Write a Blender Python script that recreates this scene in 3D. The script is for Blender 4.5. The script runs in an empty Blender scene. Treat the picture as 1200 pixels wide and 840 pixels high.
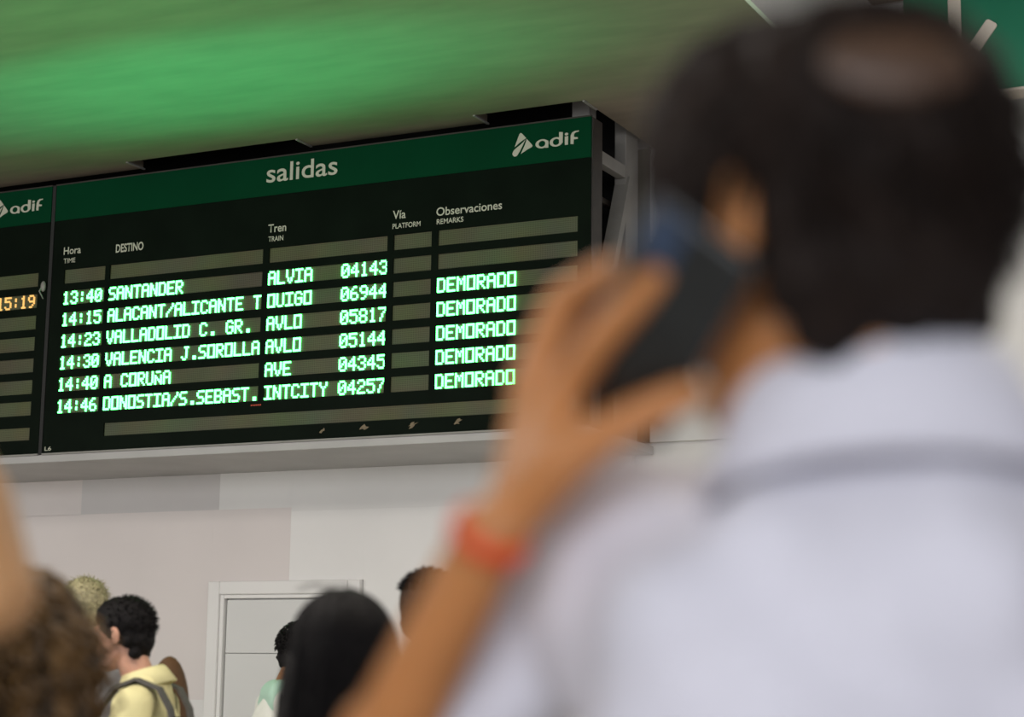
import bpy, math, random
from mathutils import Vector as V, Matrix, Quaternion, noise
random.seed(7)
SC = bpy.context.scene
COL = SC.collection

# ------------------------------------------------------------------ camera
FPX = 2218.49                                   # focal length in pixels of a 1200 px wide frame
YAW, PITCH, ROLL = -0.46163817, 0.17110867, 0.01397771
fw = V((math.sin(YAW)*math.cos(PITCH), math.cos(YAW)*math.cos(PITCH), math.sin(PITCH)))
rt = V((math.cos(YAW), -math.sin(YAW), 0)); up = rt.cross(fw)
rt, up = rt*math.cos(ROLL)+up*math.sin(ROLL), -rt*math.sin(ROLL)+up*math.cos(ROLL)
EYE = V((0, 0, 1.4))
cam = bpy.data.cameras.new('camera'); camo = bpy.data.objects.new('camera', cam); COL.objects.link(camo)
camo.matrix_world = Matrix(((rt.x, up.x, -fw.x, EYE.x), (rt.y, up.y, -fw.y, EYE.y), (rt.z, up.z, -fw.z, EYE.z), (0, 0, 0, 1)))
cam.sensor_width = 36; cam.lens = FPX/1200*36; cam.clip_start = 0.05; cam.clip_end = 100
cam.dof.use_dof = True; cam.dof.focus_distance = 9.5; cam.dof.aperture_fstop = 2.6
SC.camera = camo

# ------------------------------------------------------------------ world, lights, exposure
w = bpy.data.worlds.new('world'); SC.world = w; w.use_nodes = True
w.node_tree.nodes['Background'].inputs[0].default_value = (0.80, 0.84, 1.0, 1)
w.node_tree.nodes['Background'].inputs[1].default_value = 0.32
SC.view_settings.view_transform = 'Standard'; SC.view_settings.look = 'None'
SC.view_settings.exposure = 0.0; SC.view_settings.gamma = 1.0
def aim(o, target): o.rotation_euler = (V(target)-o.location).to_track_quat('-Z', 'Y').to_euler()
def area(name, loc, target, sx, sy, power, col):
    l = bpy.data.lights.new(name, 'AREA'); l.shape = 'RECTANGLE'; l.size = sx; l.size_y = sy
    l.energy = power; l.color = col
    o = bpy.data.objects.new(name, l); COL.objects.link(o); o.location = loc; aim(o, target); return o
def spot(name, loc, target, power, col, angle, blend, sx=1.0):
    l = bpy.data.lights.new(name, 'SPOT'); l.energy = power; l.color = col; l.spot_size = math.radians(angle)
    l.spot_blend = blend; l.shadow_soft_size = 0.0
    o = bpy.data.objects.new(name, l); COL.objects.link(o); o.location = loc
    d = (V(target)-V(loc)).normalized(); z = -d; x = V((1, 0, 0)); x = (x-z*x.dot(z)).normalized(); y = z.cross(x)
    m = Matrix((x, y, z)).transposed().to_4x4(); o.matrix_world = Matrix.Translation(loc) @ m @ Matrix.Diagonal((sx, 1, 1, 1)); return o
area('daylight_fill', (0.8, -4.2, 3.1), (-1.0, 4, 1.6), 6, 2.4, 290, (0.93, 0.95, 1.0))  # cool window light from behind the camera
area('daylight_fill', (-10.5, 0.5, 2.3), (-5.5, 8.8, 2.0), 3.5, 2.2, 170, (1.0, 0.97, 0.93))  # added fill lifting the wall under the soffit, no window known there
area('hall_light', (-4.6, 3.2, 4.10), (-4.6, 3.9, 0), 5.5, 2.2, 260, (1.0, 0.93, 0.86))
area('hall_light', (0.3, 5.2, 4.10), (0.3, 5.3, 0), 2.5, 3.0, 120, (1.0, 0.92, 0.80))
spot('green_wash_light', (-4.9, 5.0, 1.22), (-4.6, 6.25, 4.15), 300, (0.01, 1.0, 0.24), 50, 0.9, 1.9)
spot('green_wash_light', (-5.4, 6.2, 1.10), (-5.3, 6.95, 4.15), 380, (0.0, 1.0, 0.38), 29, 1.0, 3.2)

# ------------------------------------------------------------------ materials
def mat(name, col, rough=0.6, metal=0.0, var=0.0, scale=8.0, stretch=(1, 1, 1), bump=0.0, emit=None, strength=0.0, sss=0.0, spec=0.5, sheen=0.0):
    m = bpy.data.materials.new(name); m.use_nodes = True; nt = m.node_tree; b = nt.nodes['Principled BSDF']
    b.inputs['Base Color'].default_value = (*col, 1); b.inputs['Roughness'].default_value = rough
    b.inputs['Metallic'].default_value = metal; b.inputs['Specular IOR Level'].default_value = spec
    if sheen: b.inputs['Sheen Weight'].default_value = sheen
    if sss:
        b.inputs['Subsurface Weight'].default_value = sss; b.inputs['Subsurface Radius'].default_value = (0.012, 0.005, 0.003)
        b.inputs['Subsurface Scale'].default_value = 1.0
    if emit:
        b.inputs['Emission Color'].default_value = (*emit, 1); b.inputs['Emission Strength'].default_value = strength
    if var or bump:
        tc = nt.nodes.new('ShaderNodeTexCoord'); mp = nt.nodes.new('ShaderNodeMapping'); mp.inputs['Scale'].default_value = stretch
        nz = nt.nodes.new('ShaderNodeTexNoise'); nz.inputs['Scale'].default_value = scale; nz.inputs['Detail'].default_value = 5
        nt.links.new(tc.outputs['Object'], mp.inputs[0]); nt.links.new(mp.outputs[0], nz.inputs[0])
        if var:
            rp = nt.nodes.new('ShaderNodeValToRGB'); rp.color_ramp.elements[0].position = 0.3; rp.color_ramp.elements[1].position = 0.7
            rp.color_ramp.elements[0].color = (*[c*(1-var) for c in col], 1); rp.color_ramp.elements[1].color = (*[min(1, c*(1+var)) for c in col], 1)
            nt.links.new(nz.outputs['Fac'], rp.inputs[0]); nt.links.new(rp.outputs[0], b.inputs['Base Color'])
        if bump:
            bp = nt.nodes.new('ShaderNodeBump'); bp.inputs['Strength'].default_value = bump; bp.inputs['Distance'].default_value = 0.01
            nt.links.new(nz.outputs['Fac'], bp.inputs['Height']); nt.links.new(bp.outputs[0], b.inputs['Normal'])
    return m
M = {}
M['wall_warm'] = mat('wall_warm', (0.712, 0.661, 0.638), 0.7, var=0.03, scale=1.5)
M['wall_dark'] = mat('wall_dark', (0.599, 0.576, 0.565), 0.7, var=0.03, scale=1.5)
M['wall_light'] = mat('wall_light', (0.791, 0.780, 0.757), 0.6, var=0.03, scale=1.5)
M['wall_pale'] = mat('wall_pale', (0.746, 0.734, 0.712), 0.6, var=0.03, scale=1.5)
M['ceiling'] = mat('ceiling', (0.20, 0.165, 0.12), 0.75, var=0.10, scale=2.5, stretch=(1, 4, 1), bump=0.15)
M['void'] = mat('void', (0.008, 0.008, 0.008), 0.9)  # near-black standing in for unlit cavity space
M['floor'] = mat('floor', (0.42, 0.39, 0.35), 0.35, var=0.08, scale=3)
M['soffit'] = mat('soffit', (0.42, 0.41, 0.40), 0.55, var=0.08, scale=3)
M['door'] = mat('door', (0.66, 0.66, 0.64), 0.5, var=0.02, scale=2)
M['white_metal'] = mat('white_metal', (0.24, 0.23, 0.21), 0.5, var=0.1, scale=9)
M['face'] = mat('face', (0.004, 0.0075, 0.0045), 0.5, var=0.2, scale=4, spec=0.03)
M['green'] = mat('green', (0.0, 0.040, 0.0145), 0.5, var=0.08, scale=3, spec=0.05)
M['sign_green'] = mat('sign_green', (0.004, 0.20, 0.10), 0.45, var=0.04, scale=3)
M['print'] = mat('print', (0.50, 0.50, 0.40), 0.6)
M['sign_print'] = mat('sign_print', (0.86, 0.78, 0.66), 0.6)
M['casing'] = mat('casing', (0.028, 0.022, 0.018), 0.5, var=0.25, scale=14)
M['seal'] = mat('seal', (0.010, 0.010, 0.010), 0.7)
M['led_green'] = mat('led_green', (0.1, 0.3, 0.2), 0.5, emit=(0.085, 1.0, 0.19), strength=8.5)
M['led_amber'] = mat('led_amber', (0.3, 0.2, 0.05), 0.5, emit=(1.0, 0.55, 0.16), strength=1.0)
M['led_red'] = mat('led_red', (0.3, 0.02, 0.0), 0.5, emit=(1.0, 0.12, 0.02), strength=0.12)
# display module: dull olive face with a fine dot grid
def module_mat():
    m = bpy.data.materials.new('display_matrix'); m.use_nodes = True; nt = m.node_tree; b = nt.nodes['Principled BSDF']
    b.inputs['Roughness'].default_value = 0.5; b.inputs['Specular IOR Level'].default_value = 0.15
    g = nt.nodes.new('ShaderNodeNewGeometry'); sp = nt.nodes.new('ShaderNodeSeparateXYZ'); nt.links.new(g.outputs['Position'], sp.inputs[0])
    def dots(out, pitch):
        a = nt.nodes.new('ShaderNodeMath'); a.operation = 'MULTIPLY'; a.inputs[1].default_value = math.pi*2/pitch; nt.links.new(out, a.inputs[0])
        s = nt.nodes.new('ShaderNodeMath'); s.operation = 'SINE'; nt.links.new(a.outputs[0], s.inputs[0]); return s.outputs[0]
    mu = nt.nodes.new('ShaderNodeMath'); mu.operation = 'MAXIMUM'
    nt.links.new(dots(sp.outputs['X'], 0.0092), mu.inputs[0]); nt.links.new(dots(sp.outputs['Z'], 0.0097), mu.inputs[1])
    rp = nt.nodes.new('ShaderNodeValToRGB'); e = rp.color_ramp.elements
    e[0].position = 0.1; e[0].color = (0.075, 0.085, 0.045, 1); e[1].position = 0.8; e[1].color = (0.145, 0.152, 0.085, 1)
    nt.links.new(mu.outputs[0], rp.inputs[0])
    nz = nt.nodes.new('ShaderNodeTexNoise'); nz.inputs['Scale'].default_value = 3.5; nt.links.new(g.outputs['Position'], nz.inputs[0])
    mx = nt.nodes.new('ShaderNodeMix'); mx.data_type = 'RGBA'; mx.blend_type = 'MULTIPLY'; mx.inputs[0].default_value = 0.55
    nt.links.new(rp.outputs[0], mx.inputs[6]); nt.links.new(nz.outputs['Color'], mx.inputs[7]); nt.links.new(mx.outputs[2], b.inputs['Base Color'])
    return m
M['module'] = module_mat()
def skin(name, col): return mat(name, col, 0.5, var=0.08, scale=30, sss=0.15, spec=0.4)

# ------------------------------------------------------------------ mesh helpers
class MB:
    def __init__(s): s.v = []; s.f = []; s.mi = []
    def add(s, vs, fs, mi=0):
        n = len(s.v); s.v += [tuple(p) for p in vs]; s.f += [tuple(i+n for i in f) for f in fs]; s.mi += [mi]*len(fs); return s
    def box(s, x0, x1, y0, y1, z0, z1, mi=0, mtx=None):
        vs = [V((x, y, z)) for z in (z0, z1) for y in (y0, y1) for x in (x0, x1)]
        if mtx: vs = [mtx @ p for p in vs]
        return s.add(vs, [(0, 2, 3, 1), (4, 5, 7, 6), (0, 1, 5, 4), (2, 6, 7, 3), (0, 4, 6, 2), (1, 3, 7, 5)], mi)
    def bbox(s, x0, x1, y0, y1, z0, z1, b=0.01):            # box with bevelled vertical/front edges
        bm = bmesh_box(x0, x1, y0, y1, z0, z1, b)
        return s.add(*bm)
    def beam(s, a, b, wx, wy):
        a = V(a); b = V(b); d = (b-a).normalized(); q = d.to_track_quat('Z', 'Y').to_matrix().to_4x4()
        return s.box(-wx/2, wx/2, -wy/2, wy/2, 0, (b-a).length, mtx=Matrix.Translation(a) @ q)
    def tube(s, pts, rad, seg=6, cap=True):
        pts = [V(p) for p in pts]; n = len(pts)
        if not hasattr(rad, '__len__'): rad = [rad]*n
        vs = []; ref = None
        for i in range(n):
            t = (pts[min(i+1, n-1)]-pts[max(i-1, 0)])
            t = t.normalized() if t.length > 1e-9 else V((0, 0, 1))
            if ref is None:
                ref = t.orthogonal().normalized()
            ref = (ref-t*ref.dot(t)); ref = ref.normalized() if ref.length > 1e-6 else t.orthogonal().normalized()
            bi = t.cross(ref)
            for k in range(seg):
                a = 2*math.pi*k/seg; vs.append(pts[i]+(ref*math.cos(a)+bi*math.sin(a))*rad[i])
        fs = [(i*seg+k, i*seg+(k+1) % seg, (i+1)*seg+(k+1) % seg, (i+1)*seg+k) for i in range(n-1) for k in range(seg)]
        if cap: fs += [tuple(range(seg-1, -1, -1)), tuple(range((n-1)*seg, n*seg))]
        return s.add(vs, fs)
    def lathe(s, rings, seg=16, mtx=None):                  # rings: list of (z, rx, ry)
        vs = []
        for z, rx, ry in rings:
            for k in range(seg):
                a = 2*math.pi*k/seg; vs.append(V((rx*math.cos(a), ry*math.sin(a), z)))
        if mtx: vs = [mtx @ p for p in vs]
        n = len(rings)
        fs = [(i*seg+k, i*seg+(k+1) % seg, (i+1)*seg+(k+1) % seg, (i+1)*seg+k) for i in range(n-1) for k in range(seg)]
        fs += [tuple(range(seg-1, -1, -1)), tuple(range((n-1)*seg, n*seg))]
        return s.add(vs, fs)
    def cap(s, a, ra, b=None, rb=None, seg=14):             # tapered capsule
        a = V(a); b = V(b) if b is not None else a+V((0, 0, 1e-4)); rb = ra if rb is None else rb
        d = b-a; L = d.length; q = d.normalized().to_track_quat('Z', 'Y').to_matrix().to_4x4()
        R = [(-ra*math.cos(t), ra*math.sin(t), ra*math.sin(t)) for t in [math.pi/2*k/5 for k in (0.25, 1, 2, 3, 4, 5)]]
        R += [(L+rb*math.sin(t), rb*math.cos(t), rb*math.cos(t)) for t in [math.pi/2*k/5 for k in (0, 1, 2, 3, 4, 4.75)]]
        return s.lathe(R, seg, Matrix.Translation(a) @ q)
    def chain(s, pts, rads, seg=12):
        for i in range(len(pts)-1): s.cap(pts[i], rads[i], pts[i+1], rads[i+1], seg)
        return s
    def ell(s, c, r, rot=None, seg=20):
        m = Matrix.Translation(V(c)) @ (rot.to_4x4() if rot else Matrix()) @ Matrix.Diagonal((r[0], r[1], r[2], 1))
        R = [(-math.cos(t), math.sin(t), math.sin(t)) for t in [math.pi*k/12 for k in [0.15]+list(range(1, 12))+[11.85]]]
        return s.lathe(R, seg, m)
    def prism(s, poly, y0, y1):                              # polygon in (x,z), extruded along y, both caps
        n = len(poly); vs = [(x, y0, z) for x, z in poly]+[(x, y1, z) for x, z in poly]
        fs = [tuple(range(n)), tuple(range(2*n-1, n-1, -1))]+[(i, i+n, (i+1) % n+n, (i+1) % n) for i in range(n)]
        return s.add(vs, fs)
    def xform(s, m): s.v = [tuple(m @ V(p)) for p in s.v]; return s
    def mesh(s, name):
        me = bpy.data.meshes.new(name); me.from_pydata(s.v, [], s.f); me.update()
        if any(s.mi): me.polygons.foreach_set('material_index', s.mi)
        return me
    def build(s, name, m, parent=None, smooth=False):
        return link(name, s.mesh(name), m, parent, smooth)
def bmesh_box(x0, x1, y0, y1, z0, z1, b):
    import bmesh
    bm = bmesh.new(); vs = [bm.verts.new((x, y, z)) for z in (z0, z1) for y in (y0, y1) for x in (x0, x1)]
    for f in [(0, 2, 3, 1), (4, 5, 7, 6), (0, 1, 5, 4), (2, 6, 7, 3), (0, 4, 6, 2), (1, 3, 7, 5)]: bm.faces.new([vs[i] for i in f])
    bmesh.ops.bevel(bm, geom=bm.edges[:], offset=b, segments=3, affect='EDGES', profile=0.5)
    bm.verts.index_update(); r = ([v.co.copy() for v in bm.verts], [[v.index for v in f.verts] for f in bm.faces]); bm.free(); return r
def link(name, me, m, parent=None, smooth=False):
    me.materials.clear()
    for k in (m if isinstance(m, (list, tuple)) else [m]): me.materials.append(k)
    if smooth: me.polygons.foreach_set('use_smooth', [True]*len(me.polygons))
    o = bpy.data.objects.new(name, me); COL.objects.link(o)
    if parent: o.parent = parent; o.matrix_parent_inverse = parent_inv(parent)
    return o
def parent_inv(p):
    m = p.matrix_basis.copy(); q = p.parent
    while q: m = q.matrix_basis @ p.matrix_parent_inverse @ m; p = q; q = p.parent
    return m.inverted()
def empty(name, loc, label=None, cat=None, group=None):
    o = bpy.data.objects.new(name, None); COL.objects.link(o); o.location = loc; o.empty_display_size = 0.1
    if label: tag(o, label, cat, group)
    return o
def tag(o, label, cat, group=None, kind=None):
    if label: o['label'] = label
    if cat: o['category'] = cat
    if group: o['group'] = group
    if kind: o['kind'] = kind
    return o
def struct(name, mb, m, parent=None):
    o = mb.build(name, m, parent)
    if parent is None: o['kind'] = 'structure'
    return o
def organic(name, mb, voxel, m, parent=None, smooth=4, ratio=1.0, disp=None):
    """fuse overlapping closed pieces into one continuous surface"""
    me = mb.mesh(name+'_raw'); t = bpy.data.objects.new('tmp', me); COL.objects.link(t)
    r = t.modifiers.new('r', 'REMESH'); r.mode = 'VOXEL'; r.voxel_size = voxel; r.adaptivity = 0
    s = t.modifiers.new('s', 'SMOOTH'); s.factor = 0.5; s.iterations = smooth
    if ratio < 1: d = t.modifiers.new('d', 'DECIMATE'); d.ratio = ratio
    bpy.context.view_layer.update(); dg = bpy.context.evaluated_depsgraph_get()
    out = bpy.data.meshes.new_from_object(t.evaluated_get(dg)); out.name = name
    bpy.data.objects.remove(t); bpy.data.meshes.remove(me)
    if disp:
        ns = [v.normal.copy() for v in out.vertices]
        for v, n in zip(out.vertices, ns): v.co = v.co+n*disp(v.co)
        out.update()
    return link(name, out, m, parent, True)
def at(px, py, d):                                           # point at depth d (m) along the camera axis
    return EYE+(fw+rt*((px-600)/FPX)-up*((py-420)/FPX))*d

# ------------------------------------------------------------------ structure
BY = 8.0                                                    # plane of the departure board's face
BX0, BX1, BZ0, BZ1 = -6.813, -3.574, 2.601, 4.097
CZ = 4.15
struct('floor', MB().box(-15, 5, -7, 8.9, -0.1, 0), M['floor'])
wl = struct('wall_back', MB().box(-15, 5, 8.83, 9.0, 0, 5.0), M['wall_pale'])
g = 0.0
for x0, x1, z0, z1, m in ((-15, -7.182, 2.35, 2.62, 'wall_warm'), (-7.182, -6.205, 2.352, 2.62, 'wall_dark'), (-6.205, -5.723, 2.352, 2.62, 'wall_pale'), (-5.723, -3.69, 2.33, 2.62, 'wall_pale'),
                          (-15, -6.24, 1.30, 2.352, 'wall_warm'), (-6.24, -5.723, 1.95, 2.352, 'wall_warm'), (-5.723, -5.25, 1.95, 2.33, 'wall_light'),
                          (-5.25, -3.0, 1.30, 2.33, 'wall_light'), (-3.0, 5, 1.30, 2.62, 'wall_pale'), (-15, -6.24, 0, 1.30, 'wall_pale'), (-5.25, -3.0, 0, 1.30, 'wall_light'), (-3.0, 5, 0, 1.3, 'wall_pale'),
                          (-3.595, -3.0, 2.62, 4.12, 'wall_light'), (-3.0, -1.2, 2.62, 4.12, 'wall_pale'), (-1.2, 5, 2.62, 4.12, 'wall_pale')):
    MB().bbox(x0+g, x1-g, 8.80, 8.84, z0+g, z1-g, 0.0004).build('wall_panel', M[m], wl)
MB().box(-3.667, -3.600, 8.79, 8.84, 2.62, 4.15).build('shaded_wall_strip', mat('shaded_wall_olive', (0.12, 0.115, 0.08), 0.6), wl)  # wall lit less here; the shade is put into the olive colour
MB().box(-15, -3.69, 8.78, 8.84, 2.625, 4.9).build('shade_sheet', M['void'], wl)  # black sheet puts in the dark of the unlit space behind the boards
struct('wall_left', MB().box(-15.2, -15, -7, 9, 0, 5.0), M['wall_pale'])

cl = struct('ceiling', MB().box(-15, -2.43, -4, 7.91, CZ, CZ+0.04).box(-15, -6.265, 7.91, 8.05, CZ, CZ+0.04)
            .box(-5.187, -4.16, 7.91, 8.05, CZ, CZ+0.04).box(-3.572, -2.43, 7.91, 8.83, CZ, CZ+0.04), M['ceiling'])
# chipped lips where the ceiling skin was cut round the board
for x in (-6.265, -5.187, -4.16, -3.572):
    MB().box(x-0.006, x+0.006, 7.905, 8.06 if x > -5 or x < -6 else 8.05, CZ-0.006, CZ+0.002).build('cut_edge', M['white_metal'], cl)
MB().box(-15, -2.43, 7.0, 8.83, 4.9, 4.94).build('plenum_shade_lid', M['void'], cl)
MB().box(-15, -2.45, 6.96, 7.0, CZ+0.045, 4.9).build('plenum_shade_side', M['void'], cl)
MB().box(-2.46, -2.44, 7.0, 8.8, CZ+0.045, 4.9).build('plenum_shade_side', M['void'], cl)
struct('trim_1', MB().box(-2.43, -2.41, -4, 8.8, CZ, 4.75), M['wall_light'])           # fascia where the ceiling steps up
struct('ceiling_raised', MB().box(-2.41, 5, -4, 8.8, 4.75, 4.8), M['ceiling'])
struct('trim_2', MB().bbox(-15, -3.574, 8.005, 8.8, 2.555, 2.598, 0.004), M['soffit'])  # soffit under the boards

# door in the back wall
df = struct('door_1', MB().box(-6.10, -5.39, 8.822, 8.85, 0, 1.84), M['door'])
fr = MB()
for x0, x1, z0, z1 in ((-6.236, -6.16, 0, 1.95), (-5.33, -5.254, 0, 1.95), (-6.16, -5.33, 1.876, 1.95)): fr.bbox(x0, x1, 8.765, 8.84, z0, z1, 0.008)
for x0, x1, z0, z1 in ((-6.16, -6.135, 0, 1.876), (-5.355, -5.33, 0, 1.876), (-6.135, -5.355, 1.855, 1.876)): fr.bbox(x0, x1, 8.78, 8.84, z0, z1, 0.004)
fr.build('door_frame', M['wall_light'], df)
MB().bbox(-6.125, -5.362, 8.80, 8.83, 1.557, 1.848, 0.003).build('door_panel', M['door'], df)
MB().bbox(-6.125, -5.362, 8.80, 8.83, 0.01, 1.554, 0.003).build('door_panel', M['door'], df)

# ------------------------------------------------------------------ lettering helpers
FONT = {'0': '01110 10001 10011 10101 11001 10001 01110', '1': '00100 01100 00100 00100 00100 00100 01110', '2': '01110 10001 00001 00110 01000 10000 11111',
 '3': '01110 10001 00001 00110 00001 10001 01110', '4': '00010 00110 01010 10010 11111 00010 00010', '5': '11111 10000 11110 00001 00001 10001 01110',
 '6': '00110 01000 10000 11110 10001 10001 01110', '7': '11111 00001 00010 00100 00100 01000 01000', '8': '01110 10001 10001 01110 10001 10001 01110',
 '9': '01110 10001 10001 01111 00001 00010 01100', ':': '00000 00100 00100 00000 00100 00100 00000', '.': '00000 00000 00000 00000 00000 00110 00110',
 '/': '00001 00001 00010 00100 01000 10000 10000', 'A': '01110 10001 10001 11111 10001 10001 10001', 'B': '11110 10001 10001 11110 10001 10001 11110',
 'C': '01110 10001 10000 10000 10000 10001 01110', 'D': '11110 10001 10001 10001 10001 10001 11110', 'E': '11111 10000 10000 11110 10000 10000 11111',
 'G': '01110 10001 10000 10111 10001 10001 01110', 'I': '11111 00100 00100 00100 00100 00100 11111', 'J': '00111 00010 00010 00010 00010 10010 01100',
 'L': '10000 10000 10000 10000 10000 10000 11111', 'M': '10001 11011 10101 10101 10001 10001 10001', 'N': '10001 11001 11001 10101 10011 10011 10001',
 'Ñ': '01110 00000 10001 11001 10101 10011 10001', 'O': '11111 10001 10001 10001 10001 10001 11111', 'R': '11110 10001 10001 11110 10100 10010 10001',
 'S': '01111 10000 10000 01110 00001 00001 11110', 'T': '11111 00100 00100 00100 00100 00100 00100', 'U': '10001 10001 10001 10001 10001 10001 01110',
 'V': '10001 10001 10001 10001 01010 01010 00100', 'Y': '10001 10001 01010 00100 00100 00100 00100', ' ': '00000 00000 00000 00000 00000 00000 00000'}
DX, DZ = 0.00922, 0.0104
def dots(text, x0, ztop, y):
    mb = MB(); hw = DX*0.40; hh = DZ*0.43
    for i, ch in enumerate(text):
        for r, row in enumerate(FONT[ch].split()):
            for c, b in enumerate(row):
                if b == '1':
                    x = x0+(i*6+c+0.5)*DX; z = ztop-(r+0.5)*DZ
                    mb.add([(x-hw, y, z-hh), (x+hw, y, z-hh), (x+hw, y, z+hh), (x-hw, y, z+hh), (x-hw, y+0.0075, z-hh), (x+hw, y+0.0075, z-hh), (x+hw, y+0.0075, z+hh), (x-hw, y+0.0075, z+hh)],
                           [(0, 1, 2, 3), (0, 4, 5, 1), (1, 5, 6, 2), (2, 6, 7, 3), (3, 7, 4, 0)])
    return mb
def printed(name, text, x0, x1, z0, h, y, m, parent, bold=0.0, ref=None):
    """printed lettering fitted between x0 and x1, baseline z0, cap/ascender height h"""
    cu = bpy.data.curves.new('t', 'FONT'); cu.body = text; cu.size = 1; cu.offset = bold; cu.resolution_u = 4
    t = bpy.data.objects.new('t', cu); COL.objects.link(t); bpy.context.view_layer.update()
    me = bpy.data.meshes.new_from_object(t.evaluated_get(bpy.context.evaluated_depsgraph_get())); bpy.data.objects.remove(t)
    xs = [v.co.x for v in me.vertices]; ys = [v.co.y for v in me.vertices]; a, b = min(xs), max(xs); top = max(ys)
    for v in me.vertices: v.co = V((x0+(v.co.x-a)/(b-a)*(x1-x0), y, z0+v.co.y/top*h))
    me.name = name; return link(name, me, m, parent)
A_ = [[-3.9551, 4.052], [-3.9498, 4.0571], [-3.9428, 4.0563], [-3.935, 4.0485], [-3.9173, 4.0285], [-3.9384, 4.0184], [-3.9594, 4.0047], [-3.9793, 3.9901]]
B_ = [[-3.9211, 4.0228], [-3.9275, 4.0099], [-3.938, 3.9896], [-3.9493, 3.9694], [-3.9625, 3.9494], [-3.9701, 3.9424], [-3.9817, 3.9426], [-3.9896, 3.9507], [-3.9909, 3.9616], [-3.9841, 3.9734], [-3.9727, 3.9829], [-3.9497, 3.9971], [-3.9325, 4.0105]]
C_ = [[-3.9161, 4.0247], [-3.9036, 4.0125], [-3.8861, 3.9925], [-3.8829, 3.9861], [-3.8878, 3.9795], [-3.9108, 3.9703], [-3.9452, 3.9521], [-3.9358, 3.9714], [-3.9238, 3.9951], [-3.9171, 4.0141]]
ASTEM = [[-3.8136, 4.0055], [-3.7983, 4.0019], [-3.7979, 3.9669], [-3.815, 3.9682]]
DSTEM = [[-3.7406, 4.0378], [-3.7209, 4.0354], [-3.7211, 3.9821], [-3.74, 3.9808]]
ISTEM = [[-3.7101, 4.0121], [-3.6924, 4.0125], [-3.6931, 3.97], [-3.7097, 3.9694]]
FST = [[-3.6796, 3.9709], [-3.6792, 4.0127], [-3.6718, 4.0277], [-3.6568, 4.0338], [-3.6362, 4.0341], [-3.6361, 4.0281], [-3.6511, 4.027], [-3.6604, 4.0193], [-3.6626, 4.0043], [-3.6415, 4.0004], [-3.6414, 3.9922], [-3.6625, 3.9922], [-3.6638, 3.969]]
def logo(dx, dz, y, parent):
    e = MB()
    for P in (A_, B_, C_): e.prism([(x+dx, z+dz) for x, z in P], y, y+0.003)
    e.build('emblem', M['print'], parent)
    l = MB()
    for P, k in ((ASTEM, 0), (DSTEM, 0.0004), (ISTEM, 0), (FST, 0)): l.prism([(x+dx, z+dz) for x, z in P], y-k, y+0.003)
    for cx, cz, ro, so, ri, si in ((-3.8314, 3.9897, 0.0352, 0.0227, 0.018, 0.015), (-3.7557, 3.9905, 0.0349, 0.0236, 0.0178, 0.0153)):
        n = 28; vs = []; fs = []
        for k in range(n):
            a = 2*math.pi*k/n; vs += [(cx+dx+ro*math.cos(a), y-0.0002, cz+dz+so*math.sin(a)), (cx+dx+ri*math.cos(a), y-0.0002, cz+dz+si*math.sin(a))]
        fs = [(2*k, 2*((k+1) % n), 2*((k+1) % n)+1, 2*k+1) for k in range(n)]; l.add(vs, fs)
    l.prism([(-3.7015+dx+0.0095*math.cos(a), 4.0232+dz+0.0065*math.sin(a)) for a in [2*math.pi*k/14 for k in range(14)]], y, y+0.003)
    l.build('logo_lettering', M['print'], parent)

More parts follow.
